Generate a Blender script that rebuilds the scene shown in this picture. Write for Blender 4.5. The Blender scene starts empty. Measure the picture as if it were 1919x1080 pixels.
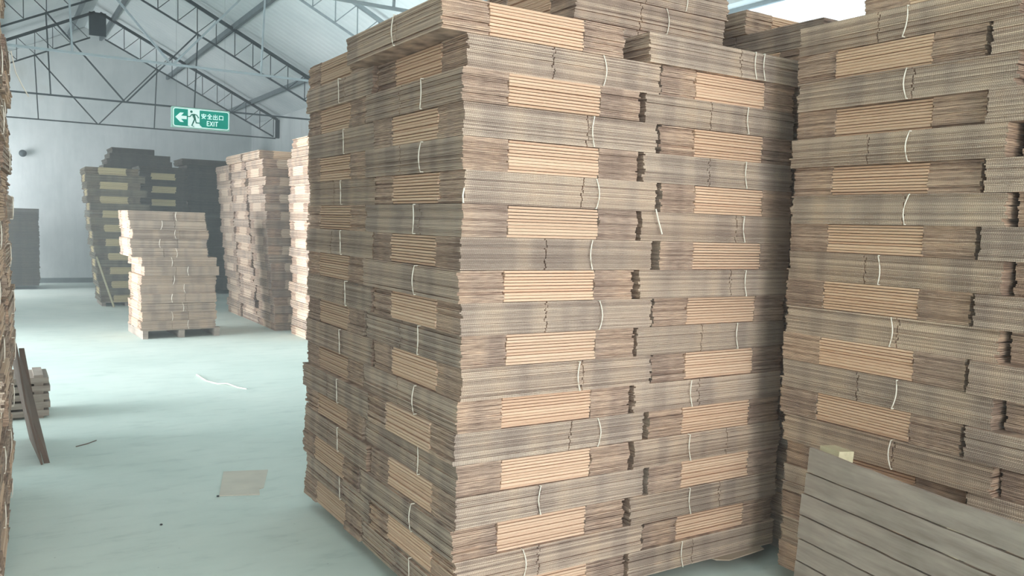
import bpy, bmesh, math, random
from mathutils import Vector, Matrix
rnd = random.Random(7)
SC = bpy.context.scene
COL = SC.collection
PI = math.pi

# ------------------------------------------------------------------ camera
F_PX, PITCH, YAW, ROLL = 1561.5, .0748, .5582, .0303
fw = Vector((math.sin(YAW)*math.cos(PITCH), math.cos(YAW)*math.cos(PITCH), -math.sin(PITCH)))
r0 = Vector((math.cos(YAW), -math.sin(YAW), 0)); u0 = r0.cross(fw)
rt = r0*math.cos(ROLL) + u0*math.sin(ROLL); up = u0*math.cos(ROLL) - r0*math.sin(ROLL)
cd = bpy.data.cameras.new('camera'); cam = bpy.data.objects.new('camera', cd); COL.objects.link(cam)
cd.sensor_width = 36; cd.lens = F_PX/1919*36; cd.clip_start = .02; cd.clip_end = 200
CAM = Vector((-1.6079, -2.9679, 1.7561))
M3 = Matrix((rt, up, -fw)).transposed()
cam.matrix_world = Matrix.Translation(CAM) @ M3.to_4x4()
SC.camera = cam

# ------------------------------------------------------------------ view, world, daylight
SC.view_settings.view_transform = 'Standard'; SC.view_settings.look = 'None'
SC.view_settings.gamma = 1; SC.view_settings.use_curve_mapping = False
SC.view_settings.exposure = 0.0
SC.render.film_transparent = False
SC.cycles.max_bounces = 10; SC.cycles.diffuse_bounces = 7
SC.cycles.sample_clamp_indirect = 8
W = bpy.data.worlds.new('overcast_sky'); SC.world = W; W.use_nodes = True
bg = W.node_tree.nodes['Background']; bg.inputs[0].default_value = (.80, .93, 1.0, 1); bg.inputs[1].default_value = 4.0

def portal(name, loc, rot, sx, sy):
    l = bpy.data.lights.new(name, 'AREA'); l.shape = 'RECTANGLE'; l.size = sx; l.size_y = sy
    l.cycles.is_portal = True
    o = bpy.data.objects.new(name, l); COL.objects.link(o); o.location = loc; o.rotation_euler = rot
    return o
def daylight(name, loc, rot, sx, sy, power, col, spread=PI):
    l = bpy.data.lights.new(name, 'AREA'); l.shape = 'RECTANGLE'; l.size = sx; l.size_y = sy
    l.energy = power; l.color = col; l.spread = spread
    o = bpy.data.objects.new(name, l); COL.objects.link(o); o.location = loc; o.rotation_euler = rot
    return o
# building dimensions
XL, XR, YN, YF = -3.68, 4.46, -9.0, 20.5
XRIDGE, ZWALL = .39, 4.28
DOOR = (4.9, 11.2, 2.9)      # opening in the left wall: y0, y1, height
daylight('daylight_side_gate', (XL-.25, (DOOR[0]+DOOR[1])/2, DOOR[2]/2), (0, -PI/2, 0), DOOR[2]-.1, DOOR[1]-DOOR[0]-.1, 310, (.88, .97, 1.0), 1.2)
daylight('daylight_side_window', (XL-.25, 18.3, 2.15), (0, -PI/2, 0), 2.0, 2.4, 190, (.96, .98, 1.0))
daylight('daylight_front_gate', (.4, YN+.15, 2.0), (PI/2, 0, 0), 6.6, 3.6, 400, (1.0, .93, .87))

# ------------------------------------------------------------------ materials
def mat(name, rough=.9, metallic=0):
    m = bpy.data.materials.new(name); m.use_nodes = True
    b = m.node_tree.nodes['Principled BSDF']; b.inputs['Roughness'].default_value = rough
    b.inputs['Metallic'].default_value = metallic; b.inputs['Specular IOR Level'].default_value = .25
    return m, m.node_tree, b
def nd(nt, t, **k):
    n = nt.nodes.new(t)
    for a, v in k.items(): setattr(n, a, v)
    return n
def math_(nt, op, a, b=None):
    n = nt.nodes.new('ShaderNodeMath'); n.operation = op
    for i, v in enumerate((a, b)):
        if v is None: continue
        if isinstance(v, (int, float)): n.inputs[i].default_value = v
        else: nt.links.new(v, n.inputs[i])
    return n.outputs[0]
def noise(nt, vec, scale, detail=3, rough=.55):
    n = nt.nodes.new('ShaderNodeTexNoise'); n.inputs['Scale'].default_value = scale
    n.inputs['Detail'].default_value = detail; n.inputs['Roughness'].default_value = rough
    if vec is not None: nt.links.new(vec, n.inputs['Vector'])
    return n.outputs['Fac']
def mapping(nt, vec, sc):
    n = nt.nodes.new('ShaderNodeMapping'); n.inputs['Scale'].default_value = sc
    nt.links.new(vec, n.inputs['Vector']); return n.outputs[0]
def ramp(nt, fac, stops):
    n = nt.nodes.new('ShaderNodeValToRGB'); nt.links.new(fac, n.inputs[0])
    e = n.color_ramp.elements
    while len(e) < len(stops): e.new(.5)
    for i, (p, c) in enumerate(stops): e[i].position = p; e[i].color = (*c, 1)
    return n.outputs[0]
def mix(nt, a, b, fac, mode='MIX'):
    n = nt.nodes.new('ShaderNodeMix'); n.data_type = 'RGBA'; n.blend_type = mode
    if isinstance(fac, (int, float)): n.inputs[0].default_value = fac
    else: nt.links.new(fac, n.inputs[0])
    for i, v in ((6, a), (7, b)):
        if isinstance(v, tuple): n.inputs[i].default_value = (*v, 1)
        else: nt.links.new(v, n.inputs[i])
    return n.outputs[2]
def srgb(r, g, b):
    f = lambda c: ((c/255+.055)/1.055)**2.4 if c > 10 else c/255/12.92
    return (f(r), f(g), f(b))
def bump(nt, b, h, dist, strength=.5):
    n = nt.nodes.new('ShaderNodeBump'); n.inputs['Distance'].default_value = dist; n.inputs['Strength'].default_value = strength
    nt.links.new(h, n.inputs['Height']); nt.links.new(n.outputs[0], b.inputs['Normal'])

PLY = .133/20
def board_mat(name, lo, hi, flute=True, tint=True, bandw=0):
    m, nt, b = mat(name, .92)
    tc = nd(nt, 'ShaderNodeTexCoord').outputs['Object']
    oi = nd(nt, 'ShaderNodeObjectInfo')
    sx = nd(nt, 'ShaderNodeSeparateXYZ'); nt.links.new(tc, sx.inputs[0])
    k = math_(nt, 'FLOOR', math_(nt, 'DIVIDE', sx.outputs[2], PLY))
    cv = nd(nt, 'ShaderNodeCombineXYZ'); nt.links.new(k, cv.inputs[0])
    nt.links.new(math_(nt, 'MULTIPLY', oi.outputs['Random'], 97.), cv.inputs[1])
    wn = nd(nt, 'ShaderNodeTexWhiteNoise'); nt.links.new(cv.outputs[0], wn.inputs['Vector'])
    # streaks running along the boards plus one random tone per board
    off = nd(nt, 'ShaderNodeVectorMath', operation='ADD'); nt.links.new(tc, off.inputs[0])
    c2 = nd(nt, 'ShaderNodeCombineXYZ'); nt.links.new(math_(nt, 'MULTIPLY', oi.outputs['Random'], 31.), c2.inputs[0]); nt.links.new(c2.outputs[0], off.inputs[1])
    st = noise(nt, mapping(nt, off.outputs[0], (5, 5, 120)), 1.0, 3, .7)
    f = math_(nt, 'ADD', math_(nt, 'MULTIPLY', wn.outputs['Value'], .55), math_(nt, 'MULTIPLY', st, .45))
    col = ramp(nt, f, [(.12, lo), (.5, tuple((p+q)/2 for p, q in zip(lo, hi))), (.85, hi)])
    # broad panels of slightly different tone along the edge (creases, wetness)
    pn = noise(nt, mapping(nt, off.outputs[0], (7, 7, .6)), 1.0, 1)
    if flute: col = mix(nt, col, ramp(nt, pn, [(.38, (.80, .80, .82)), (.5, (.98, .98, .98)), (.66, (1.08, 1.06, 1.02))]), 1.0, 'MULTIPLY')
    if flute:
        ph = math_(nt, 'MULTIPLY', wn.outputs['Value'], 20.)
        s = math_(nt, 'SINE', math_(nt, 'ADD', math_(nt, 'MULTIPLY', math_(nt, 'ADD', sx.outputs[0], sx.outputs[1]), 2*PI/.0085), ph))
        s01 = math_(nt, 'ADD', math_(nt, 'MULTIPLY', s, .5), .5)
        geo = nd(nt, 'ShaderNodeNewGeometry'); 
        g2 = nd(nt, 'ShaderNodeSeparateXYZ'); nt.links.new(tc, g2.inputs[0])
        ti = nd(nt, 'ShaderNodeVectorTransform', vector_type='NORMAL', convert_from='WORLD', convert_to='OBJECT')
        nt.links.new(geo.outputs['True Normal'], ti.inputs[0])
        g3 = nd(nt, 'ShaderNodeSeparateXYZ'); nt.links.new(ti.outputs[0], g3.inputs[0])
        side = math_(nt, 'GREATER_THAN', math_(nt, 'ABSOLUTE', g3.outputs[0]), .6)
        col = mix(nt, col, ramp(nt, s01, [(0, (.66, .64, .62)), (.45, (1, 1, 1)), (1, (1.12, 1.1, 1.06))]), math_(nt, 'MULTIPLY', side, .8), 'MULTIPLY')
        cr = noise(nt, mapping(nt, off.outputs[0], (14, 14, 420)), 1.0, 2, .6)
        ns = math_(nt, 'SUBTRACT', 1.0, side)
        col = mix(nt, col, ramp(nt, cr, [(.36, (.70, .66, .66)), (.5, (1, 1, 1)), (.64, (1.28, 1.26, 1.24))]), ns, 'MULTIPLY')
        col = mix(nt, col, (.90, .83, .79), math_(nt, 'SUBTRACT', 1.0, side), 'MULTIPLY')
        bump(nt, b, s01, .002, .35)
    if tint:
        col = mix(nt, col, oi.outputs['Color'], 1.0, 'MULTIPLY')
    nt.links.new(col, b.inputs['Base Color'])
    return m
M_BOARD = board_mat('corrugated_board_edges', srgb(150, 130, 118), srgb(208, 187, 170))
M_FLAP = board_mat('light_liner_edges', srgb(212, 176, 150), srgb(232, 202, 176), flute=False)
def plain(name, c, rough=.8, metallic=0, var=0, scale=4):
    m, nt, b = mat(name, rough, metallic)
    if var:
        tc = nd(nt, 'ShaderNodeTexCoord').outputs['Object']
        f = noise(nt, tc, scale, 5)
        col = ramp(nt, f, [(.3, tuple(x*(1-var) for x in c)), (.7, tuple(min(1, x*(1+var)) for x in c))])
        nt.links.new(col, b.inputs['Base Color'])
    else: b.inputs['Base Color'].default_value = (*c, 1)
    return m
M_TWINE = plain('white_plastic_twine', srgb(236, 228, 214), .6)
M_STEEL = plain('dark_painted_steel', srgb(66, 76, 80), .6, .2, .15, 9)
M_STEELW = plain('pale_steel', srgb(150, 160, 164), .6, .1, .1, 9)  # paler tone for the two nearer trusses and small fittings
M_PURLIN = plain('purlin_steel', srgb(120, 130, 134), .6, .1, .12, 6)
M_WHITE = plain('white_panel', srgb(222, 240, 238), .5)
def lit(name, c, e):
    m = plain(name, c, .5); b = m.node_tree.nodes['Principled BSDF']; b.inputs['Emission Color'].default_value = (*c, 1); b.inputs['Emission Strength'].default_value = e; return m
M_LIT = lit('backlit_white_film', srgb(214, 240, 236), .42)
M_GREEN = lit('backlit_green_film', srgb(16, 150, 132), .22)
M_FIG = plain('sign_dark_green', srgb(58, 134, 118), .5)
M_ALU = plain('sign_edge_metal', srgb(150, 190, 178), .4, .3)
M_DARK = plain('grey_rubbed_metal', srgb(60, 64, 66), .6)
M_SHEET = plain('brown_carton_sheet', srgb(112, 96, 86), .9, 0, .18, 3)
M_SHEETK = plain('kraft_carton_sheet', srgb(176, 156, 136), .9, 0, .08, 5)
M_PALESHEET = plain('pale_carton_sheet', srgb(216, 208, 194), .9, 0, .08, 5)

def wall_mat():
    m, nt, b = mat('whitewashed_plaster', .95)
    tc = nd(nt, 'ShaderNodeTexCoord').outputs['Object']
    f = noise(nt, tc, .7, 6, .6)
    col = ramp(nt, f, [(.3, srgb(205, 212, 212)), (.6, srgb(226, 231, 231)), (.8, srgb(214, 214, 208))])
    g = noise(nt, mapping(nt, tc, (3, 3, .5)), 1.6, 5, .7)
    col = mix(nt, col, ramp(nt, g, [(.3, (.86, .88, .88)), (.55, (1, 1, 1))]), .7, 'MULTIPLY')
    nt.links.new(col, b.inputs['Base Color']); bump(nt, b, noise(nt, tc, 30, 4), .004, .3)
    return m
M_WALL = wall_mat()
def roof_mat():
    m, nt, b = mat('pale_roof_sheet', .8)
    tc = nd(nt, 'ShaderNodeTexCoord').outputs['Object']
    sx = nd(nt, 'ShaderNodeSeparateXYZ'); nt.links.new(tc, sx.inputs[0])
    s = math_(nt, 'SINE', math_(nt, 'MULTIPLY', sx.outputs[1], 2*PI/.20))
    f = noise(nt, tc, .8, 4)
    col = ramp(nt, f, [(.3, srgb(212, 222, 224)), (.7, srgb(236, 242, 243))])
    col = mix(nt, col, ramp(nt, math_(nt, 'ADD', math_(nt, 'MULTIPLY', s, .5), .5), [(0, (.9, .91, .92)), (.2, (1, 1, 1))]), .5, 'MULTIPLY')
    nt.links.new(col, b.inputs['Base Color']); bump(nt, b, s, .008, .3)
    return m
M_ROOF = roof_mat()
def floor_mat():
    m, nt, b = mat('dusty_painted_concrete', .62)
    tc = nd(nt, 'ShaderNodeTexCoord').outputs['Object']
    f = noise(nt, tc, .55, 6, .6)
    col = ramp(nt, f, [(.3, srgb(206, 219, 211)), (.55, srgb(220, 230, 222)), (.75, srgb(229, 236, 228))])
    g = noise(nt, mapping(nt, tc, (1.2, 3.5, 1)), 2.2, 8, .72)
    col = mix(nt, col, ramp(nt, g, [(.28, (.72, .76, .76)), (.46, (1, 1, 1)), (.7, (1.06, 1.06, 1.06))]), .65, 'MULTIPLY')
    v = nd(nt, 'ShaderNodeTexVoronoi'); v.inputs['Scale'].default_value = 9; nt.links.new(tc, v.inputs['Vector'])
    sp = math_(nt, 'LESS_THAN', v.outputs['Distance'], .035)
    col = mix(nt, col, srgb(96, 104, 100), math_(nt, 'MULTIPLY', sp, .5))
    nt.links.new(col, b.inputs['Base Color'])
    bump(nt, b, noise(nt, tc, 14, 5), .003, .25)
    return m
M_FLOOR = floor_mat()
def wood_mat(name, lo, hi, sc=(3, 40, 40)):
    m, nt, b = mat(name, .85)
    tc = nd(nt, 'ShaderNodeTexCoord').outputs['Object']
    oi = nd(nt, 'ShaderNodeObjectInfo')
    off = nd(nt, 'ShaderNodeVectorMath', operation='ADD'); nt.links.new(tc, off.inputs[0])
    c2 = nd(nt, 'ShaderNodeCombineXYZ'); nt.links.new(math_(nt, 'MULTIPLY', oi.outputs['Random'], 17.), c2.inputs[1]); nt.links.new(c2.outputs[0], off.inputs[1])
    f = noise(nt, mapping(nt, off.outputs[0], sc), 1, 6, .65)
    col = ramp(nt, f, [(.25, lo), (.75, hi)])
    g = noise(nt, off.outputs[0], 5, 4)
    col = mix(nt, col, ramp(nt, g, [(.3, (.8, .8, .78)), (.5, (1, 1, 1)), (.75, (1.12, 1.1, 1.08))]), .8, 'MULTIPLY')
    nt.links.new(col, b.inputs['Base Color']); bump(nt, b, f, .002, .4)
    return m
M_WOOD = wood_mat('weathered_grey_wood', srgb(132, 118, 108), srgb(182, 168, 156), (2.5, 2.5, 26))
M_WOODP = wood_mat('pale_cut_wood', srgb(170, 160, 130), srgb(204, 194, 164))
def pane_mat():
    m = bpy.data.materials.new('translucent_plastic_sheet'); m.use_nodes = True; nt = m.node_tree; nt.nodes.clear()
    o = nd(nt, 'ShaderNodeOutputMaterial'); t = nd(nt, 'ShaderNodeBsdfTranslucent'); p = nd(nt, 'ShaderNodeBsdfTransparent'); mx = nd(nt, 'ShaderNodeMixShader')
    tc = nd(nt, 'ShaderNodeTexCoord').outputs['Object']
    col = ramp(nt, noise(nt, tc, 6, 3), [(.3, (.9, .93, .95)), (.32, (.96, .98, 1))])
    nt.links.new(col, t.inputs[0]); p.inputs[0].default_value = (.9, .95, 1, 1); mx.inputs[0].default_value = .25
    nt.links.new(t.outputs[0], mx.inputs[1]); nt.links.new(p.outputs[0], mx.inputs[2]); nt.links.new(mx.outputs[0], o.inputs[0])
    return m
M_PANE = pane_mat()

# ------------------------------------------------------------------ helpers
def mkmesh(name, bm, mats):
    bmesh.ops.recalc_face_normals(bm, faces=bm.faces)
    me = bpy.data.meshes.new(name); bm.to_mesh(me); bm.free()
    for m in (mats if isinstance(mats, (list, tuple)) else [mats]): me.materials.append(m)
    return me
def link(name, me, parent=None, loc=None):
    o = bpy.data.objects.new(name, me); COL.objects.link(o)
    if parent is not None: o.parent = parent
    if loc is not None: o.location = loc
    return o
def obj(name, bm, m, parent=None, loc=None): return link(name, mkmesh(name, bm, m), parent, loc)
def tag(o, label=None, cat=None, group=None, kind=None):
    if label: o['label'] = label
    if cat: o['category'] = cat
    if group: o['group'] = group
    if kind: o['kind'] = kind
    return o
def empty(name, loc, rz=0):
    o = bpy.data.objects.new(name, None); COL.objects.link(o); o.location = loc; o.rotation_euler = (0, 0, rz)
    o.empty_display_size = .1
    return o
def box(bm, x0, x1, y0, y1, z0, z1, mi=0, mtx=None):
    vs = [bm.verts.new(Vector(p) if mtx is None else mtx @ Vector(p)) for p in
          ((x0,y0,z0),(x1,y0,z0),(x1,y1,z0),(x0,y1,z0),(x0,y0,z1),(x1,y0,z1),(x1,y1,z1),(x0,y1,z1))]
    for f in ((0,3,2,1),(4,5,6,7),(0,1,5,4),(1,2,6,5),(2,3,7,6),(3,0,4,7)):
        bm.faces.new([vs[i] for i in f]).material_index = mi
def bar(bm, p, q, w, h=None, mi=0, upv=(0, 0, 1)):
    """rectangular bar from p to q, w across, h along the up vector"""
    p, q = Vector(p), Vector(q); h = h or w
    d = (q-p); L = d.length; d.normalize(); s = d.cross(Vector(upv))
    if s.length < 1e-4: s = d.cross(Vector((1, 0, 0)))
    s.normalize(); u = s.cross(d)
    m = Matrix((s, d, u)).transposed().to_4x4(); m.translation = p
    box(bm, -w/2, w/2, 0, L, -h/2, h/2, mi, m)
def tube(bm, pts, r, n=8, closed=False, rz=None):
    pts = [Vector(p) for p in pts]; N = len(pts); rings = []
    for i, p in enumerate(pts):
        a = pts[(i-1) % N] if (closed or i) else p; b = pts[(i+1) % N] if (closed or i < N-1) else p
        d = (b-a).normalized(); s = d.cross(Vector((0, 0, 1)))
        if s.length < .2: s = d.cross(Vector((0, 1, 0)))
        s.normalize(); u = s.cross(d)
        rings.append([bm.verts.new(p + s*math.cos(2*PI*k/n)*r + u*math.sin(2*PI*k/n)*r) for k in range(n)])
    for i in range(N if closed else N-1):
        A, B = rings[i], rings[(i+1) % N]
        for k in range(n): bm.faces.new((A[k], A[(k+1) % n], B[(k+1) % n], B[k]))
    if not closed:
        bm.faces.new(rings[0][::-1]); bm.faces.new(rings[-1])
def prism(bm, poly, z0, z1, mi=0, mtx=None):
    f = lambda x, y, z: bm.verts.new(Vector((x, y, z)) if mtx is None else mtx @ Vector((x, y, z)))
    A = [f(x, y, z0) for x, y in poly]; B = [f(x, y, z1) for x, y in poly]
    bm.faces.new(A[::-1]).material_index = mi; bm.faces.new(B).material_index = mi
    n = len(poly)
    for i in range(n): bm.faces.new((A[i], A[(i+1) % n], B[(i+1) % n], B[i])).material_index = mi

# ------------------------------------------------------------------ the hall
def struct(name, bm, m): return tag(obj(name, bm, m), kind='structure')
bm = bmesh.new(); box(bm, XL-3, XR+3, YN-6, YF+.3, -.2, 0); struct('floor', bm, M_FLOOR)
bm = bmesh.new()
prism(bm, [(XL-.4, -.2), (XR+.4, -.2), (XR+.4, 4.09), (XRIDGE, 6.32), (XL-.4, 4.09)], 0, .3, 0,
      Matrix(((1,0,0,0),(0,0,1,YF),(0,1,0,0),(0,0,0,1))))
struct('wall_back', bm, M_WALL)
bm = bmesh.new()
WIN = (.2, 4.4, 3.05, 3.95)
box(bm, XR, XR+.4, YN, WIN[0], 0, ZWALL); box(bm, XR, XR+.4, WIN[1], YF, 0, ZWALL)
box(bm, XR, XR+.4, WIN[0], WIN[1], 0, WIN[2]); box(bm, XR, XR+.4, WIN[0], WIN[1], WIN[3], ZWALL)
struct('wall_right', bm, M_WALL)
bm = bmesh.new()
box(bm, XL-.4, XL, YN, DOOR[0], 0, ZWALL); box(bm, XL-.4, XL, DOOR[1], 17.0, 0, ZWALL); box(bm, XL-.4, XL, 19.6, YF, 0, ZWALL)
box(bm, XL-.4, XL, 17.0, 19.6, 0, 1.1); box(bm, XL-.4, XL, 17.0, 19.6, 3.2, ZWALL)
box(bm, XL-.4, XL, DOOR[0], DOOR[1], DOOR[2], ZWALL)
struct('wall_left', bm, M_WALL)
# roof: two slopes, each with a translucent strip left open above the near right
def roof_z(x): return 6.33 - .5*abs(x-XRIDGE)
for sgn in (-1, 1):
    bm = bmesh.new()
    xe = XRIDGE + sgn*4.75
    a = [(XRIDGE, roof_z(XRIDGE)), (xe, roof_z(xe)), (xe, roof_z(xe)+.06), (XRIDGE, roof_z(XRIDGE)+.06)]
    prism(bm, a, YN, YF+.3, 0, Matrix(((1,0,0,0),(0,0,1,0),(0,1,0,0),(0,0,0,1))))
    struct('ceiling', bm, M_ROOF)
# high window strip in the right wall
bm = bmesh.new()
box(bm, XR+.18, XR+.2, WIN[0]+.03, WIN[1]-.03, WIN[2]+.03, WIN[3]-.03)
w = struct('window_1', bm, M_PANE)
bm = bmesh.new()
for y0, y1, z0, z1 in ((WIN[0], WIN[1], WIN[2], WIN[2]+.04), (WIN[0], WIN[1], WIN[3]-.04, WIN[3]), (WIN[0], WIN[0]+.04, WIN[2]+.04, WIN[3]-.04), (WIN[1]-.04, WIN[1], WIN[2]+.04, WIN[3]-.04)):
    box(bm, XR+.15, XR+.25, y0, y1, z0, z1)
obj('window_frame', bm, M_STEELW, w)
bm = bmesh.new(); box(bm, XL, XR, YF-.03, YF, 0, .12); struct('baseboard_back', bm, plain('dirty_plinth', srgb(112, 122, 122), .9, 0, .2, 3))

# ------------------------------------------------------------------ roof trusses
def make_truss(y, label, m, mx=.0):
    root = empty('roof_truss', (XRIDGE+.03, y, 3.72)); tag(root, label, 'roof truss', 'steel roof trusses')
    Z = lambda z: z-3.72
    H = 4.0
    top = lambda x: Z(6.19) - .5*abs(x)      # x relative to ridge
    low = lambda x: Z(5.70) - .49*abs(x) if abs(x) > .18 else Z(5.61)
    for s in (-1, 1):
        b = bmesh.new(); bar(b, (s*.05, 0, top(.05)), (s*H, 0, top(H)), .06, .055); obj('top_chord', b, m, root)
        b = bmesh.new(); bar(b, (s*.15, 0, low(.2)), (s*(H-.1), 0, low(H)+.03), .03, .03); obj('lower_chord', b, m, root)
        b = bmesh.new(); bar(b, (s*H, 0, Z(3.74)), (s*H, 0, top(H)), .09, .09); obj('end_post', b, m, root)
        b = bmesh.new(); n = 11; xs = [.2+(H-.3)*i/n for i in range(n+1)]
        for i in range(n):
            bar(b, (s*xs[i], 0, low(xs[i])), (s*xs[i+1], 0, top(xs[i+1])), .014)
            bar(b, (s*xs[i+1], 0, low(xs[i+1])), (s*xs[i+1], 0, top(xs[i+1])), .014)
        obj('lacing', b, m, root)
        xn = 1.22
        b = bmesh.new(); bar(b, (s*xn, 0, low(xn)), (s*(xn-.06), 0, Z(3.74)), .022); obj('hanger', b, m, root)
        b = bmesh.new(); bar(b, (s*xn, 0, low(xn)), (s*.02, 0, Z(3.74)), .026); obj('brace', b, m, root)
    b = bmesh.new(); bar(b, (-H+.05, 0, Z(3.73)), (H-.05, 0, Z(3.73)), .034, .028); obj('tie_rod', b, m, root)
    b = bmesh.new(); box(b, -.17, .17, -.03, .03, Z(5.66), Z(6.16)); obj('gusset_plate', b, m, root)
    return root
make_truss(17.88, 'dark steel roof truss nearest the back gable wall', M_STEEL)
make_truss(13.38, 'second dark steel roof truss from the back gable wall', M_STEEL)
make_truss(8.87, 'pale roof truss crossing in front of the two dark trusses', M_STEELW)
make_truss(4.36, 'pale roof truss above the exit sign', M_STEELW)
# purlins run the length of the hall
for s in (-1, 1):
    for xo, nm in ((.35, 'closest to the ridge'), (1.9, 'halfway down the slope'), (3.4, 'closest to the eave')):
        b = bmesh.new(); x = XRIDGE + s*xo; z = roof_z(x)
        bar(b, (x, YN+.1, z-.07), (x, YF-.02, z-.07), .06, .10)
        tag(obj('purlin', b, M_PURLIN), 'long grey steel purlin under the %s roof slope, %s' % ('left' if s < 0 else 'right', nm), 'purlin', 'purlins under the roof sheets')

# ------------------------------------------------------------------ carton bundles
A_, B_, T_ = .91, 1.016, .133
def ply_outline(r, a, b, jit, notch):
    """outline of one board, flap ends on the +-y sides, plain edge on the +-x sides"""
    ox, oy = r.gauss(0, jit*.6), r.gauss(0, jit*.6)
    ha, hb = a/2, b/2; P = []
    # -y side, left to right: end zone, recess behind the light band, end zone
    def yside(s):
        L = []
        x1, x2 = -ha+.235*a, -ha+.755*a
        n = 6
        e1 = r.gauss(0, jit*.7); e2 = r.gauss(0, jit*.7)
        for i in range(n): L.append((-ha + (x1+ha)*i/(n-1), -hb + e1 + r.gauss(0, .0012)))
        L.append((x1+.0005, -hb+.022)); L.append((x2-.0005, -hb+.022))
        for i in range(n): L.append((x2 + (ha-x2)*i/(n-1), -hb + e2 + r.gauss(0, .0012)))
        if s > 0: L = [(-x, -y) for x, y in L]
        return L
    def xside(s):
        L = []
        e = r.gauss(0, jit*.5); y1 = notch*b + r.gauss(0, .003)
        for yy, dx in ((-.25*b, 0), (y1-.003, 0), (y1-.002, -.012), (y1+.002, -.012), (y1+.003, 0), (.35*b, 0)):
            L.append((ha + e + dx + r.gauss(0, .0006), yy))
        if s < 0: L = [(-x, -y) for x, y in L]
        return L
    P = yside(-1) + xside(1) + yside(1) + xside(-1)
    return [(x+ox, y+oy) for x, y in P]
def bundle_mesh(seed, a=A_, b=B_, t=T_, n=20, jit=.0042):
    r = random.Random(seed); bm = bmesh.new(); h = t/n; notch = r.choice((-.09, .08, .11))
    k = 0
    bend = r.uniform(-.002, .002)
    while k < n:
        o = ply_outline(r, a, b, jit, notch); m = r.choice((1, 2, 2))
        for j in range(min(m, n-k)):
            z0 = (k+j)*h; g = h*r.uniform(.06, .22)
            oo = [(x + r.gauss(0, .0008), y + r.gauss(0, .0008)) for x, y in o]
            prism(bm, oo, z0 + (g*.5 if k+j else 0), z0 + h - (g*.5 if k+j < n-1 else 0))
        k += m
    bx, by = r.uniform(-.0012, .0012), r.uniform(-.0012, .0012)
    for v in bm.verts: v.co.z += bx*((2*v.co.x/a)**2-.4) + by*((2*v.co.y/b)**2-.4)
    return mkmesh('carton_bundle', bm, M_BOARD)
def band_mesh(seed, a=A_, b=B_, t=T_, n=10):
    r = random.Random(seed+100); bm = bmesh.new(); h = t/n
    for k in range(n):
        e = r.gauss(0, .0025); x1, x2 = -a/2+.237*a + r.gauss(0, .002), -a/2+.753*a + r.gauss(0, .002)
        g = h*r.uniform(.12, .3); z0 = k*h + g/2; z1 = (k+1)*h - g/2; y = -b/2 + e
        zc = (z0+z1)/2; ch = .0022
        poly = [(y+.035, z0), (y+ch, z0), (y, z0+ch), (y, zc-.0006), (y+.0016, zc), (y, zc+.0006), (y, z1-ch), (y+ch, z1), (y+.035, z1)]
        prism(bm, poly, x1, x2, 0, Matrix(((0,0,1,0),(1,0,0,0),(0,1,0,0),(0,0,0,1))))
    return mkmesh('flap_edges', bm, M_FLAP)
def twine_mesh(seed, a=A_, t=T_):
    r = random.Random(seed+200); bm = bmesh.new(); ha = a/2+.010
    bow, sl = r.choice((-.012, -.006, .004, .014)), r.uniform(-.016, .016)
    pts = []
    for i in range(7):
        u = i/6; pts.append((-ha - .003*math.sin(PI*u), bow*math.sin(PI*u) + sl*(u-.5), .0026 + (t-.0048)*u))
    for i in range(1, 4): pts.append((-ha+2*ha*i/4, sl*.5*(1-2*i/4), t-.0018))
    for i in range(7):
        u = 1-i/6; pts.append((ha + .003*math.sin(PI*u), bow*math.sin(PI*u) - sl*(u-.5), .0026 + (t-.0048)*u))
    for i in range(1, 4): pts.append((ha-2*ha*i/4, sl*.5*(1-2*i/4), .0022))
    tube(bm, pts, .0026, 6, True)
    return mkmesh('twine', bm, M_TWINE)
BM = [bundle_mesh(s) for s in range(8)]
BAND = [band_mesh(s) for s in range(5)]
TW = [twine_mesh(s) for s in range(6)]
def far_mesh(seed, a=A_, b=B_, t=T_, n=10):
    """a whole bundle as one mesh for stacks too distant to show parts"""
    r = random.Random(seed+300); bm = bmesh.new(); h = t/n
    for k in range(n):
        dx, dy = r.gauss(0, .006), r.gauss(0, .006); z0 = k*h+.0012; z1 = (k+1)*h-.0012
        if k == 0: z0 = 0
        if k == n-1: z1 = t
        box(bm, -a/2+dx, a/2+dx, -b/2+.006+dy, b/2-.006+dy, z0, z1)
        for s in (-1, 1):
            y0, y1 = sorted((s*(b/2-.0055)+dy, s*b/2+dy))
            box(bm, -a*.26+dx, a*.26+dx, y0, y1, z0, z1, 1)
            box(bm, -a/2+dx, -a*.262+dx, y0, y1, z0, z1, 0); box(bm, a*.262+dx, a/2+dx, y0, y1, z0, z1, 0)
    return mkmesh('carton_bundle', bm, [M_BOARD, M_FLAP])
M_FLAP_SOFT = board_mat('worn_liner_edges', srgb(196, 172, 152), srgb(220, 198, 178), flute=False)
M_FLAP_YEL = board_mat('yellow_liner_edges', srgb(206, 186, 142), srgb(224, 206, 164), flute=False, tint=False)
FM = [far_mesh(s) for s in range(4)]; FMS = []; FMY = []
for me_ in FM:
    q_ = me_.copy(); q_.materials[1] = M_FLAP_SOFT; FMS.append(q_)
    q_ = me_.copy(); q_.materials[1] = M_FLAP_YEL; FMY.append(q_)

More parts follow.
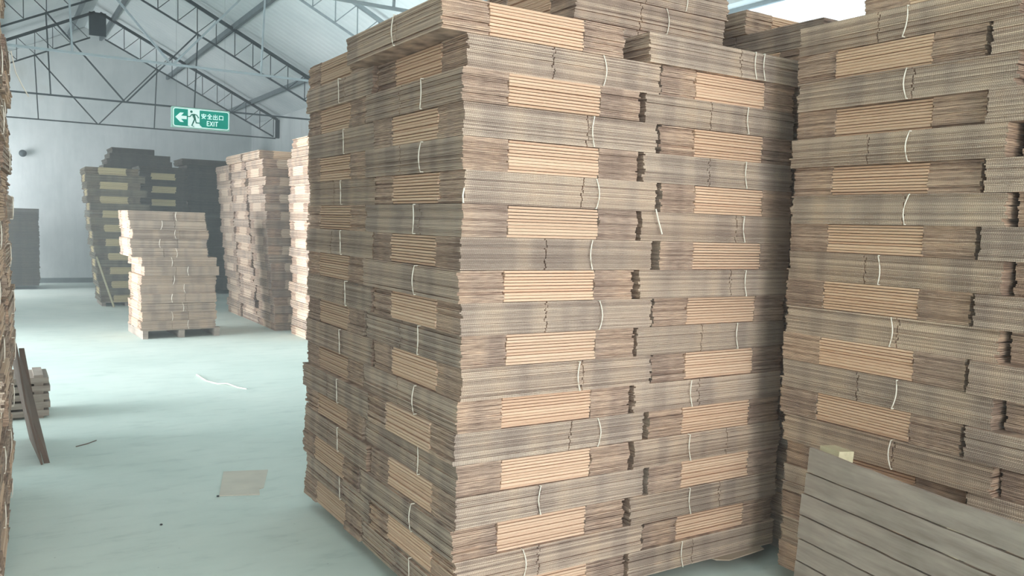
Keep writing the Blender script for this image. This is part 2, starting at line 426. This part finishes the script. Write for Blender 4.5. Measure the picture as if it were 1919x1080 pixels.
ORD = ['bottom', 'second', 'third', 'fourth', 'fifth', 'sixth', 'seventh', 'eighth', 'ninth', 'tenth', 'eleventh', 'twelfth', 'thirteenth',
       'fourteenth', 'fifteenth', 'sixteenth', 'seventeenth', 'eighteenth', 'nineteenth', 'twentieth', 'twenty-first', 'twenty-second', 'twenty-third', 'twenty-fourth']
def tier(i, n):
    """which layer, counted from the nearer end"""
    j = n-1-i
    if j == 0: return 'topmost layer'
    if j < n/2: return ORD[j] + ' layer from the top'
    if i == 0: return 'bottom layer'
    return ORD[i] + ' layer from the bottom'
NB = 0
def bundle(x0, y0, z, turned, label, group, tw=None, tint=(1, 1, 1), t=T_, yaw=0, far=False, flip=False, tilt=(0, 0), tw2=None, dim=False):
    """x0,y0 = low corner of the footprint. turned: plain tied edge faces +-y, light flaps face +-x"""
    global NB; NB += 1
    a, b = (B_, A_) if turned else (A_, B_)
    rz = (PI/2 if turned else 0) + (PI if flip else 0) + yaw
    me = (far if isinstance(far, list) else FM)[NB % 4] if far else BM[NB % 8]
    o = link('carton_bundle', me, None, (x0+a/2, y0+b/2, z)); o.rotation_euler = (tilt[0], tilt[1], rz); o.color = (*tint, 1)
    o.scale = (1, 1, t/T_)
    tag(o, label, 'cardboard bundle', group)
    if not far:
        for k in (0, 1):
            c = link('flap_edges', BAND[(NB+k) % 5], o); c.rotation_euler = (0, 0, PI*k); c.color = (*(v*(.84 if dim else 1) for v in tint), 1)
            c['label'] = 'light coloured flap edges'
    for q in (tw, tw2):
        if q is None: continue
        # q = world offset of the twine along the tied edge from the bundle's centre
        ly = (-q if turned else q) * (-1 if flip else 1)
        c = link('twine', TW[(NB*5) % 6], o, (0, ly, 0)); c['label'] = 'white twine'
    return o
def jit(s): return rnd.gauss(0, s)

def shade(base, v=.05):
    k = 1 + rnd.uniform(-v, v); w_ = rnd.uniform(-.015, .015)
    return (base[0]*k*(1+w_), base[1]*k, base[2]*k*(1-w_))

# ---- pallets
def pallet(x0, x1, y0, y1, z1, label, group=None):
    r = empty('wooden_pallet', ((x0+x1)/2, (y0+y1)/2, 0)); tag(r, label, 'pallet', group or 'wooden pallets under the stacks')
    hx, hy = (x1-x0)/2, (y1-y0)/2
    n = max(5, int((y1-y0)/.2))
    for i in range(n):
        b = bmesh.new(); y = -hy+.05+(2*hy-.1)*i/(n-1)
        box(b, -hx, hx, y-.045, y+.045, z1-.018, z1); obj('deck_board', b, M_WOOD, r)
    for x in (-hx+.04, 0, hx-.04):
        b = bmesh.new(); box(b, x-.035, x+.035, -hy+.01, hy-.01, 0, z1-.0182); obj('stringer', b, M_WOOD, r)
    return r

# ---- the big central stack: a pinwheel of four bundles in every layer
TC = .1354
Z0 = .08
S_ = A_ + B_
G = 'bundles of the big central stack'
pallet(.1, S_-.1, .1, S_-.1, Z0, 'wooden pallet in the shadow beneath the big central stack', )
twA = {18: None, 16: .08, 14: .1, 12: .12, 10: .12, 8: .1, 6: .12, 4: .1, 2: .13, 0: .0}
tw_right_corner = {17: .24, 15: .22, 13: .2, 11: .19, 9: .21, 7: .15, 5: .27, 3: -.06, 1: -.13}
for i in range(19):
    z = Z0 + TC*i; even = i % 2 == 0; L = tier(i, 19); t = TC-.0015
    tn = shade((1, 1, 1)); tn2 = shade((1, .99, .97)); tn3 = shade((.97, .97, .96))
    dx, dy = max(-.012, min(.012, jit(.008))), jit(.005)
    if i == 18: dx, dy = -.115, .0
    if i == 17: dx, dy = .006, .008
    if i == 16: dx, dy = -.02, -.012
    if even:
        bundle(dx, dy, z, False, 'central stack corner bundle, flap edges to camera, ' + L, G, tw=-.10+jit(.025), tint=tn, t=t, yaw=jit(.004), flip=i % 4 == 0)
        bundle(A_+.024+jit(.004)+max(0, dx), jit(.006), z, True, 'tied bundle on right half of central stack, ' + L, G,
               tw=(.16 if i > 7 else -.13)+jit(.02), tw2=(.24 if i == 18 else None), tint=tn2, t=t, yaw=jit(.004))
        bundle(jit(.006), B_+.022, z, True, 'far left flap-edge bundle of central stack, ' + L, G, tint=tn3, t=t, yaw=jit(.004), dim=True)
    else:
        bundle(dx, dy, z, True, 'central stack corner bundle, tied plain edge to camera, ' + L, G,
               tw=tw_right_corner[i]-.05+jit(.015), tint=tn, t=t, yaw=jit(.004), flip=i % 4 == 1)
        bundle(B_+.028+jit(.004), jit(.005)+.006, z, False, 'flap-edge bundle on right half of central stack, ' + L, G, tint=tn2, t=t, yaw=jit(.004))
        bundle(jit(.008), A_+.022, z, False, 'far left tied bundle of central stack, ' + L, G, tw=-.08+jit(.03), tint=tn3, t=t, yaw=jit(.008))
# set back on top
for k, (x, y, w_) in enumerate(((.84, .46, True), (.84, .44, True), (.855, .43, True))):
    bundle(x, y, Z0+TC*(19+k), w_, ('lowest', 'middle', 'highest')[k] + ' of three bundles set back on top of the big central stack', G, tw=-.0+k*.1-.02, tint=(1, .98, .96), t=TC-.0015)

# ---- right-hand stack
XRS, YRS = 1.70, -.22
G = 'bundles of the right hand stack'
pallet(XRS+.1, XRS+1.8, YRS-1.85, YRS-.1, Z0, 'wooden pallet beneath the right hand stack')
TR = .133; YEL = (1.0, .985, .93)
for i in range(20):
    z = Z0 + TR*i; even = i % 2 == 1; L = tier(i, 20); t = TR-.0012
    low = .05 if i < 5 else 0
    tn = shade(YEL); tn2 = shade((.98, .965, .93))
    if even:   # far bundle: tied edge of length B faces -x; near bundle: flaps
        x = XRS + low + jit(.008); y1 = YRS + jit(.008)
        bundle(x, y1-B_, z, False, 'tied bundle, left column of right hand stack, ' + L, G, tw=-.06+jit(.03), tint=tn, t=t, yaw=jit(.005), flip=i % 4 == 1)
        bundle(XRS+.05+low+jit(.01), YRS-B_-.03-A_+jit(.005), z, True, 'flap-edge bundle, right column of right hand stack, ' + L, G, tint=tn2, t=t, yaw=jit(.005))
    else:
        x = XRS + .012 + low + jit(.008)
        bundle(x, YRS-A_+.012, z, True, 'flap-edge bundle, left column of right hand stack, ' + L, G, tint=tn, t=t, yaw=jit(.004))
        bundle(XRS-.015+low+jit(.008), YRS-A_-.02-B_, z, False, 'plain-edged bundle, right column of right hand stack, ' + L, G, tw=-.1+jit(.03), tint=tn2, t=t, yaw=jit(.005))
bundle(XRS+.0, YRS-.34-A_, Z0+TR*20, True, 'flap-edge bundle sitting above the tied top layer of the right hand stack', G, tint=YEL, t=TR-.0012)

# ---- stack behind the gap, right of the central stack
G = 'bundles of the stack behind the gap'
pallet(2.1, 2.85, 0, .88, Z0, 'wooden pallet at the foot of the dark gap between the two big stacks')
for i in range(21):
    z = Z0 + TR*i
    bundle(2.03+jit(.008), -.07+jit(.01) + (.04 if i % 2 else 0), z, i % 2 == 1, 'bundle of dark stack in the gap, ' + tier(i, 22), G, tint=shade((.95, .94, .93)), t=TR-.0012, tw=(-.0 if i % 2 else None))
bundle(2.0, .42, Z0+TR*21, False, 'bundle set back under the bright window, ' + tier(21, 22), G, tint=(.96, .95, .9), t=TR-.0012)

# ---- stack along the left edge of the picture
G = 'bundles of the stack along the left edge'
ang = -.045
Rz = Matrix.Rotation(ang, 3, 'Z')
P0 = Vector((-1.602, 1.15, 0))
for i in range(24):
    z = Z0 + TC*i
    for k in (0, 1):
        turned = (i+k) % 2 == 0          # turned -> flaps face +x
        ln = A_ if turned else B_; y0 = 0 if k == 0 else (B_ if turned else A_)+.03
        dp = B_ if turned else A_
        c = Rz @ Vector((-dp/2 + jit(.012), y0+ln/2, 0)) + P0
        if z > 2.6: c.x -= .02
        a, b = (B_, A_) if turned else (A_, B_)
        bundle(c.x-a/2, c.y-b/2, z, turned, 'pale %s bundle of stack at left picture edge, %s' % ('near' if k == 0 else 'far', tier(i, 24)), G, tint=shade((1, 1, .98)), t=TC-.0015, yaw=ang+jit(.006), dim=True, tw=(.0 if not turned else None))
pl = pallet(-2.35, -1.68, 1.35, 2.9, Z0, 'wooden pallet under the stack at the left picture edge'); pl.rotation_euler.z = ang

# ---- small stack on its pallet in the aisle
G = 'bundles of the low stack in the aisle'
r_ = pallet(.13, 1.2, 9.66, 10.7, .13, 'wooden pallet with protruding blocks under the low stack in the aisle')
r_.rotation_euler.z = .06
for i in range(13):
    z = .13 + .129*i; up_ = i > 7
    x = (.10 if not up_ else -.02) + jit(.015)
    o = bundle(x+.02, 9.62+jit(.015), z, True, 'tied bundle of low stack in the aisle, ' + tier(i, 13), G,
               tw=(-.12 if i % 2 else .08)+jit(.03), tint=shade((.86, .84, .81), .03), t=.1275, yaw=.04+jit(.015))
    o.scale = (1.04, 1.0, .1275/T_)

# ---- striped stack to its left, and the long rows on the right of the aisle
G = 'bundles of the striped stack left of the low stack'
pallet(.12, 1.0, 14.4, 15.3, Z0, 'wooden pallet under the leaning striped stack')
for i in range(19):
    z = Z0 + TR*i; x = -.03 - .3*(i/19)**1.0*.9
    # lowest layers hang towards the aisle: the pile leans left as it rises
    bundle(x+.13+jit(.01), 14.35+jit(.01), z, i % 2 == 1, 'bundle of leaning striped stack, ' + tier(i, 19), G, tint=shade((.52, .58, .54)), t=TR-.0012, far=FMY, tw=None)  # tint lowered so the colour carries the dim light at this depth
def row(xs, ys, n, lean, G, who, tint, leany=0):
    Z0 = 0.0
    for k, y in enumerate(ys):
        for i in range(n):
            z = Z0 + TR*i; turned = (i+k) % 2 == 0
            bundle(xs - lean*(i/n) + jit(.012), y + (0 if not turned else .05) + jit(.01) + leany*(i/n), z, turned,
                   'bundle, %s column of %s, %s' % (who[1][k], who[0], tier(i, n)), G, tint=shade(tint), t=TR-.0012, far=FMS)
row(2.12, (9.92, 10.96, 12.0), 20, .24, 'bundles of the leaning row beyond the central stack', ('leaning row deeper down aisle', ('front', 'middle', 'rear')), (.90, .88, .86))
row(2.28, (8.66,), 20, .06, 'bundles of the row just left of the central stack', ('pale row beside central stack', ('only',)), (.95, .92, .89))
for k in (0, 1):
    bundle(2.2-.03*k, 8.45-.05*k, TR*(20+k), k == 1, ('lower' if k == 0 else 'upper') + ' of two bundles on top of pale row beside central stack', 'bundles on top of the pale row', tint=(.95, .92, .89), t=TR-.0012, far=True)
for k, (x, y) in enumerate(((1.86, 9.98), (1.84, 11.0))):
    bundle(x, y, TR*20, False, ('front' if k == 0 else 'rear') + ' bundle lying on top of the leaning row', 'bundles on top of the leaning row', tint=(1, .98, .93), t=TR-.0012, far=True)

# ---- the remaining stacks in the far corner, their colour darkened for shade: past three hundred bundles, so one object
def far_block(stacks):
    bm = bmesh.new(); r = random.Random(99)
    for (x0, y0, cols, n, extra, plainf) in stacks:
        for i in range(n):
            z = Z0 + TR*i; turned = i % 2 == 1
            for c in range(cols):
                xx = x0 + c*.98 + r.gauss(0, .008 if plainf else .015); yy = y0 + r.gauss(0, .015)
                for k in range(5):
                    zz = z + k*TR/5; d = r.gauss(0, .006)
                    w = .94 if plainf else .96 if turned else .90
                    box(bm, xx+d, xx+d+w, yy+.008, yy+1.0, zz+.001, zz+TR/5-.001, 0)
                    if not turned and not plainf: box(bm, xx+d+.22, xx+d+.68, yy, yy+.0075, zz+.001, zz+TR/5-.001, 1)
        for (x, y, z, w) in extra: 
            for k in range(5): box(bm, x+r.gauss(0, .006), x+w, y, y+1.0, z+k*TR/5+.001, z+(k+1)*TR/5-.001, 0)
    o = obj('carton_bundles', bm, [M_BOARD, M_FLAP_YEL]); o.color = (.22, .26, .26, 1)  # low tint paints the corner's shade onto the boards
    return tag(o, 'bundles piled in the far corner against the back wall, shade put into their colour', 'cardboard bundles', None, 'stuff')
zt = Z0+TR*20
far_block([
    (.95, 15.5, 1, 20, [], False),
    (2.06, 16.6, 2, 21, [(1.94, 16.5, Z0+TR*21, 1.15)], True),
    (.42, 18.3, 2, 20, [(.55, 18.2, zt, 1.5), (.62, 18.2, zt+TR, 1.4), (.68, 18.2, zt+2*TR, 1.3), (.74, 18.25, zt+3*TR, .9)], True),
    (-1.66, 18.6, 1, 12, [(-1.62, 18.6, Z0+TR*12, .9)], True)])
for a in ((1.05, 1.85, 14.65, 15.5), (2.1, 3.9, 16.35, 17.2), (.5, 2.3, 18.35, 19.2), (-1.6, -.8, 18.65, 19.5)):
    pass

# ---- loose pallet leaning on the right-hand stack
def leaning_pallet():
    P = Vector((1.40, -.63, .835)); Q = Vector((1.205, -1.80, .835))
    ex = (Q-P); Lw = ex.length; ex.normalize()
    lean = .075
    nrm = Vector((-ex.y, ex.x, 0))
    if nrm.x > 0: nrm = -nrm                 # faces the camera side (-x)
    ez = (Vector((0, 0, 1)) - nrm*lean).normalized()   # top leans back towards the stack
    ey = ez.cross(ex).normalized()
    m = Matrix((ex, ey, ez)).transposed().to_4x4()
    sgn = 1 if ey.dot(nrm) < 0 else -1       # +1: local +y points to the stack
    base = P - ez*(P.z/ez.z); m.translation = base
    root = bpy.data.objects.new('wooden_pallet', None); COL.objects.link(root); root.matrix_world = m
    tag(root, 'weathered grey slatted pallet standing on edge against the right hand stack', 'pallet')
    H = P.z/ez.z; r = random.Random(5); z = H
    for k in range(8):
        h = .112 if k == 0 else (.094, .098, .102, .098, .1, .1, .1)[k-1]
        if k == 7: h = z-.004
        z0 = z-h; b = bmesh.new()
        n = 14; tp = [(i/n*Lw, z - (.0022 if k else 0) - abs(r.gauss(0, .0012)) - (.010*math.sin(PI*i/n) if k == 0 else 0)) for i in range(n+1)]
        bt = [(i/n*Lw, z0 + .003 + abs(r.gauss(0, .001))) for i in range(n+1)]
        off = r.uniform(-.014, .010)
        poly = [(x+off, zz) for x, zz in tp] + [(x+off, zz) for x, zz in bt[::-1]]
        y0, y1 = (0, .018*sgn); 
        mm = Matrix(((1,0,0,0),(0,0,1,0),(0,1,0,0),(0,0,0,1)))
        prism(b, poly, min(y0, y1), max(y0, y1), 0, mm)
        o = obj('deck_board', b, M_WOOD, root); z = z0
    for x, top in ((.05, .022), (Lw/2, -.05), (Lw-.12, -.05)):
        b = bmesh.new(); ys = sorted((.0185*sgn, .10*sgn)); box(b, x, x+.11, ys[0], ys[1], .004, H-.004+top)
        o = obj('stringer', b, M_WOODP, root); o['label'] = 'pale sawn stringer'
    return root
leaning_pallet()

# ---- carton sheets propped beside the left stack
def sheet(name, pts, th, m, label, cat, group=None):
    pts = [Vector(p) for p in pts]; n = (pts[1]-pts[0]).cross(pts[-1]-pts[0]).normalized()*th
    bm = bmesh.new(); c = sum(pts, Vector())/len(pts)
    A = [bm.verts.new(p) for p in pts]; B = [bm.verts.new(p+n) for p in pts]
    bm.faces.new(A); bm.faces.new(B[::-1])
    for i in range(len(pts)): bm.faces.new((A[i], A[(i+1) % len(pts)], B[(i+1) % len(pts)], B[i]))
    bmesh.ops.triangulate(bm, faces=[f for f in bm.faces if len(f.verts) > 4])
    return tag(obj(name, bm, m), label, cat, group)
sheet('carton_sheet', [(-1.345, 3.55, .0), (-1.39, 4.35, .0), (-1.50, 4.40, .62), (-1.485, 3.95, .80), (-1.435, 3.6, .42)], .012, M_SHEET,
      'dark brown carton sheet standing upright, farther of the propped pair by the left stack', 'cardboard sheet')
sheet('carton_sheet', [(-1.29, 3.58, .0), (-1.325, 3.58, .0), (-1.425, 3.68, .40), (-1.46, 4.0, .76), (-1.425, 4.0, .76), (-1.375, 3.85, .42)], .012, M_SHEET,
      'dark brown carton sheet leaning out, nearer of the propped pair by the left stack', 'cardboard sheet')
b = bmesh.new()
for k in range(5): box(b, -1.62, -1.22+.01*(k % 2), 5.05, 5.5, .02+k*.07, .02+k*.07+.05)
box(b, -1.60, -1.52, 5.06, 5.49, 0, .37); box(b, -1.33, -1.26, 5.06, 5.49, 0, .37)
tag(obj('wooden_crate', b, M_WOOD), 'small slatted grey crate half hidden behind the propped carton sheets', 'crate')
bm = bmesh.new()
prism(bm, [(-.42, 2.34), (-.19, 2.25), (-.165, 2.36), (-.13, 2.38), (0.0, 2.75), (-.28, 2.84)], .0005, .006)
tag(obj('carton_sheet', bm, M_PALESHEET), 'flat pale carton sheet lying on the floor left of the central stack', 'cardboard sheet')
bm = bmesh.new()
prism(bm, [(1.50, .05), (1.52, -.012), (1.58, -.05), (1.86, -.03), (1.88, .05)], .0735, .0795)
tag(obj('carton_sheet', bm, M_SHEETK), 'loose carton flap poking out under the right front bottom edge of central stack', 'cardboard sheet')
bm = bmesh.new()
tube(bm, [(.29, 6.61, .004), (.29, 6.4, .012), (.31, 6.2, .004), (.38, 5.98, .006), (.45, 5.9, .02), (.52, 5.72, .004), (.58, 5.61, .004)], .006, 6)
tag(obj('loose_twine', bm, M_TWINE), 'white strand of twine lying on the bright floor of the aisle', 'twine')
bm = bmesh.new(); tube(bm, [(-1.1, 3.95, .004), (-1.02, 4.0, .005), (-.95, 4.08, .004)], .004, 5)
tag(obj('loose_twine', bm, M_SHEET), 'short dark scrap of cord on the floor by the propped carton sheets', 'twine')
for x, y, l in ((-.82, 1.97, 'small dark pebble on the floor nearest the camera'), (-.43, 2.33, 'small dark pebble beside the flat carton sheet')):
    bm = bmesh.new(); bmesh.ops.create_icosphere(bm, subdivisions=1, radius=.009)
    for v in bm.verts: v.co.z = max(-.006, v.co.z*.7)
    o = obj('pebble', bm, M_DARK, None, (x, y, .006)); tag(o, l, 'pebble', 'specks on the floor')
# plank leaning on the striped stack
bm = bmesh.new(); bar(bm, (.02, 14.2, .95), (.30, 14.12, .01), .05, .03); tag(obj('plank', bm, M_WOODP), 'narrow plank leaning at the foot of the striped stack', 'plank')
for p_, l_ in (([(1.005, -.022, 1.853), (1.02, -.026, 1.80), (1.05, -.022, 1.738)], 'cut end of white twine hanging at the middle of the central stack'),
               ([(-.012, -.03, 1.90), (-.016, -.028, 1.87), (-.014, -.03, 1.84)], 'frayed white twine end on the front corner of the central stack')):
    bm = bmesh.new(); tube(bm, p_, .0035, 6); tag(obj('loose_twine', bm, M_TWINE), l_, 'twine')
# wall lamp and hanging cable on the back wall
r = empty('wall_lamp', (-.97, YF, 3.13)); tag(r, 'small round lamp on a bracket on the back wall at upper left', 'wall lamp')
bm = bmesh.new(); box(bm, -.05, .05, -.04, 0, -.06, .06); obj('bracket', bm, M_STEELW, r)
bm = bmesh.new(); bmesh.ops.create_uvsphere(bm, u_segments=16, v_segments=10, radius=.085); bmesh.ops.translate(bm, verts=bm.verts, vec=(0, -.12, 0)); obj('lamp_head', bm, M_STEEL, r)
bm = bmesh.new(); tube(bm, [(-1.50, 3.02, 2.72), (-1.475, 3.06, 2.60), (-1.44, 3.1, 2.53), (-1.405, 3.14, 2.47)], .0035, 6)
tag(obj('loose_twine', bm, M_TWINE), 'loose end of twine curling out of the left edge stack near its top', 'twine')

# ---- dusty air in the hall
bm = bmesh.new(); box(bm, XL-.5, XR+.5, YN-.5, YF+.5, -.3, 6.9)
m = bpy.data.materials.new('dusty_air'); m.use_nodes = True; nt = m.node_tree; nt.nodes.clear()
o_ = nd(nt, 'ShaderNodeOutputMaterial'); v_ = nd(nt, 'ShaderNodeVolumeScatter'); v_.inputs['Density'].default_value = .013
v_.inputs['Color'].default_value = (.86, .95, .97, 1); v_.inputs['Anisotropy'].default_value = 0
nt.links.new(v_.outputs[0], o_.inputs['Volume'])
tag(obj('dust_haze', bm, m), 'thin pale dust haze filling the air of the hall', 'haze', None, 'stuff')

# ---- emergency exit sign
def sign():
    Y = 4.36
    root = empty('exit_sign', (-.118, Y, 2.642)); tag(root, 'green and white hanging emergency exit sign with a running figure and arrow', 'exit sign')
    w, h = .462, .168
    XZ = Matrix(((1,0,0,0),(0,0,-1,0),(0,1,0,0),(0,0,0,1)))     # (x, z, depth toward the viewer)
    def rr(x0, x1, z0, z1, r, n=6):
        P = []
        for cx, cz, a0 in ((x1-r, z1-r, 0), (x0+r, z1-r, 90), (x0+r, z0+r, 180), (x1-r, z0+r, 270)):
            for k in range(n+1):
                a = math.radians(a0+90*k/n); P.append((cx+r*math.cos(a), cz+r*math.sin(a)))
        return P
    def part(name, polys, d0, d1, m):
        b = bmesh.new()
        for p in polys: prism(b, p, d0, d1, 0, XZ)
        return obj(name, b, m, root)
    part('housing', [rr(-w/2, w/2, -h/2, h/2, .006)], -.018, .008, M_ALU)
    part('rim', [rr(-w/2+.012, w/2-.006, -h/2+.008, h/2-.008, .02)], .0082, .0095, M_LIT)
    x0, x1, z0, z1 = -w/2+.019, w/2-.013, -h/2+.015, h/2-.015
    xa, xb = x0+.108, x0+.200
    part('green_panel', [rr(x0, xa, z0, z1, .014)[7:21] + [(xa, z0), (xa, z1)], [(xb, z0+.018), (xb+.022, z0)] + rr(xb, x1, z0, z1, .014)[21:] + rr(xb, x1, z0, z1, .014)[:7] + [(xb, z1)]], .0098, .0108, M_GREEN)
    part('arrow', [[(x0+.010, 0), (x0+.048, .038), (x0+.076, .038), (x0+.054, .013), (x0+.098, .013), (x0+.098, -.013), (x0+.054, -.013), (x0+.076, -.038), (x0+.048, -.038)]], .011, .012, M_LIT)
    # running figure
    def strk(pts, wd):
        out = []
        for (p, q) in zip(pts[:-1], pts[1:]):
            d = Vector(q)-Vector(p); L = d.length; d /= L; s = Vector((-d.y, d.x))*wd/2; e = d*wd*.3
            a = Vector(p)-e; c = Vector(q)+e
            out.append([(a+s)[:], (a-s)[:], (c-s)[:], (c+s)[:]])
        return out
    fx = (xa+xb)/2-.005
    F = [[(fx-.014+.0105*math.cos(a*PI/8), .052+.0105*math.sin(a*PI/8)) for a in range(16)]]
    F += [[(fx-.012, .034), (fx+.012, .036), (fx+.022, -.004), (fx+.006, -.008)]]
    F += strk([(fx-.010, .031), (fx-.024, .012), (fx-.046, .010)], .008)
    F += strk([(fx+.010, .032), (fx+.028, .028), (fx+.042, .006)], .008)
    F += strk([(fx+.012, -.004), (fx+.002, -.030), (fx-.010, -.060)], .010)
    F += strk([(fx+.016, -.004), (fx+.024, -.036), (fx+.050, -.036)], .009)
    F += strk([(fx-.006, -.062), (fx+.006, -.068)], .006) + strk([(fx-.04, -.066), (fx-.03, -.067)], .004)
    part('running_figure', F, .011, .012, M_FIG)
    # lettering, stroke by stroke
    G_ = {
     'an': [[(.5,1),(.5,.86)], [(.08,.68),(.08,.84),(.92,.84),(.92,.68)], [(.44,.74),(.26,.34),(.86,.02)], [(.72,.56),(.56,.24),(.1,.0)], [(.04,.52),(.96,.52)]],
     'quan': [[(.5,1),(.3,.76),(.02,.58)], [(.5,1),(.7,.76),(.98,.58)], [(.26,.58),(.74,.58)], [(.28,.32),(.72,.32)], [(.08,.04),(.92,.04)], [(.5,.58),(.5,.04)]],
     'chu': [[(.5,1),(.5,.04)], [(.16,.88),(.16,.56),(.84,.56),(.84,.88)], [(.06,.42),(.06,.04),(.94,.04),(.94,.42)]],
     'kou': [[(.12,.84),(.12,.04)], [(.12,.82),(.88,.82),(.88,.04)], [(.12,.12),(.88,.12)]],
     'E': [[(.9,1),(.1,1),(.1,0),(.9,0)], [(.1,.5),(.8,.5)]], 'X': [[(.05,1),(.95,0)], [(.95,1),(.05,0)]],
     'I': [[(.5,1),(.5,0)]], 'T': [[(0,1),(1,1)], [(.5,1),(.5,0)]]}
    P = []
    cx = xb+.013
    for k, g in enumerate(('an', 'quan', 'chu', 'kou')):
        for st in G_[g]: P += strk([(cx+k*.0465+x*.039, .003+y*.041) for x, y in st], .0054)
    b = bmesh.new()
    for p in P: prism(b, p, .011, .012, 0, XZ)
    obj('chinese_lettering', b, M_LIT, root)
    P = []; ex = xb+.058
    for g, ww in (('E', .019), ('X', .023), ('I', .009), ('T', .021)):
        for st in G_[g]: P += strk([(ex+x*ww, -.051+y*.035) for x, y in st], .0066)
        ex += ww+.005
    b = bmesh.new()
    for p in P: prism(b, p, .011, .012, 0, XZ)
    obj('exit_lettering', b, M_LIT, root)
    for x in (-w/2+.04, w/2-.04):
        b = bmesh.new(); tube(b, [(x, .005, h/2-.002), (x, .005, 1.165)], .0008, 5); obj('suspension_wire', b, M_STEELW, root)
    root.location = (-.127, Y, 2.56)
sign()
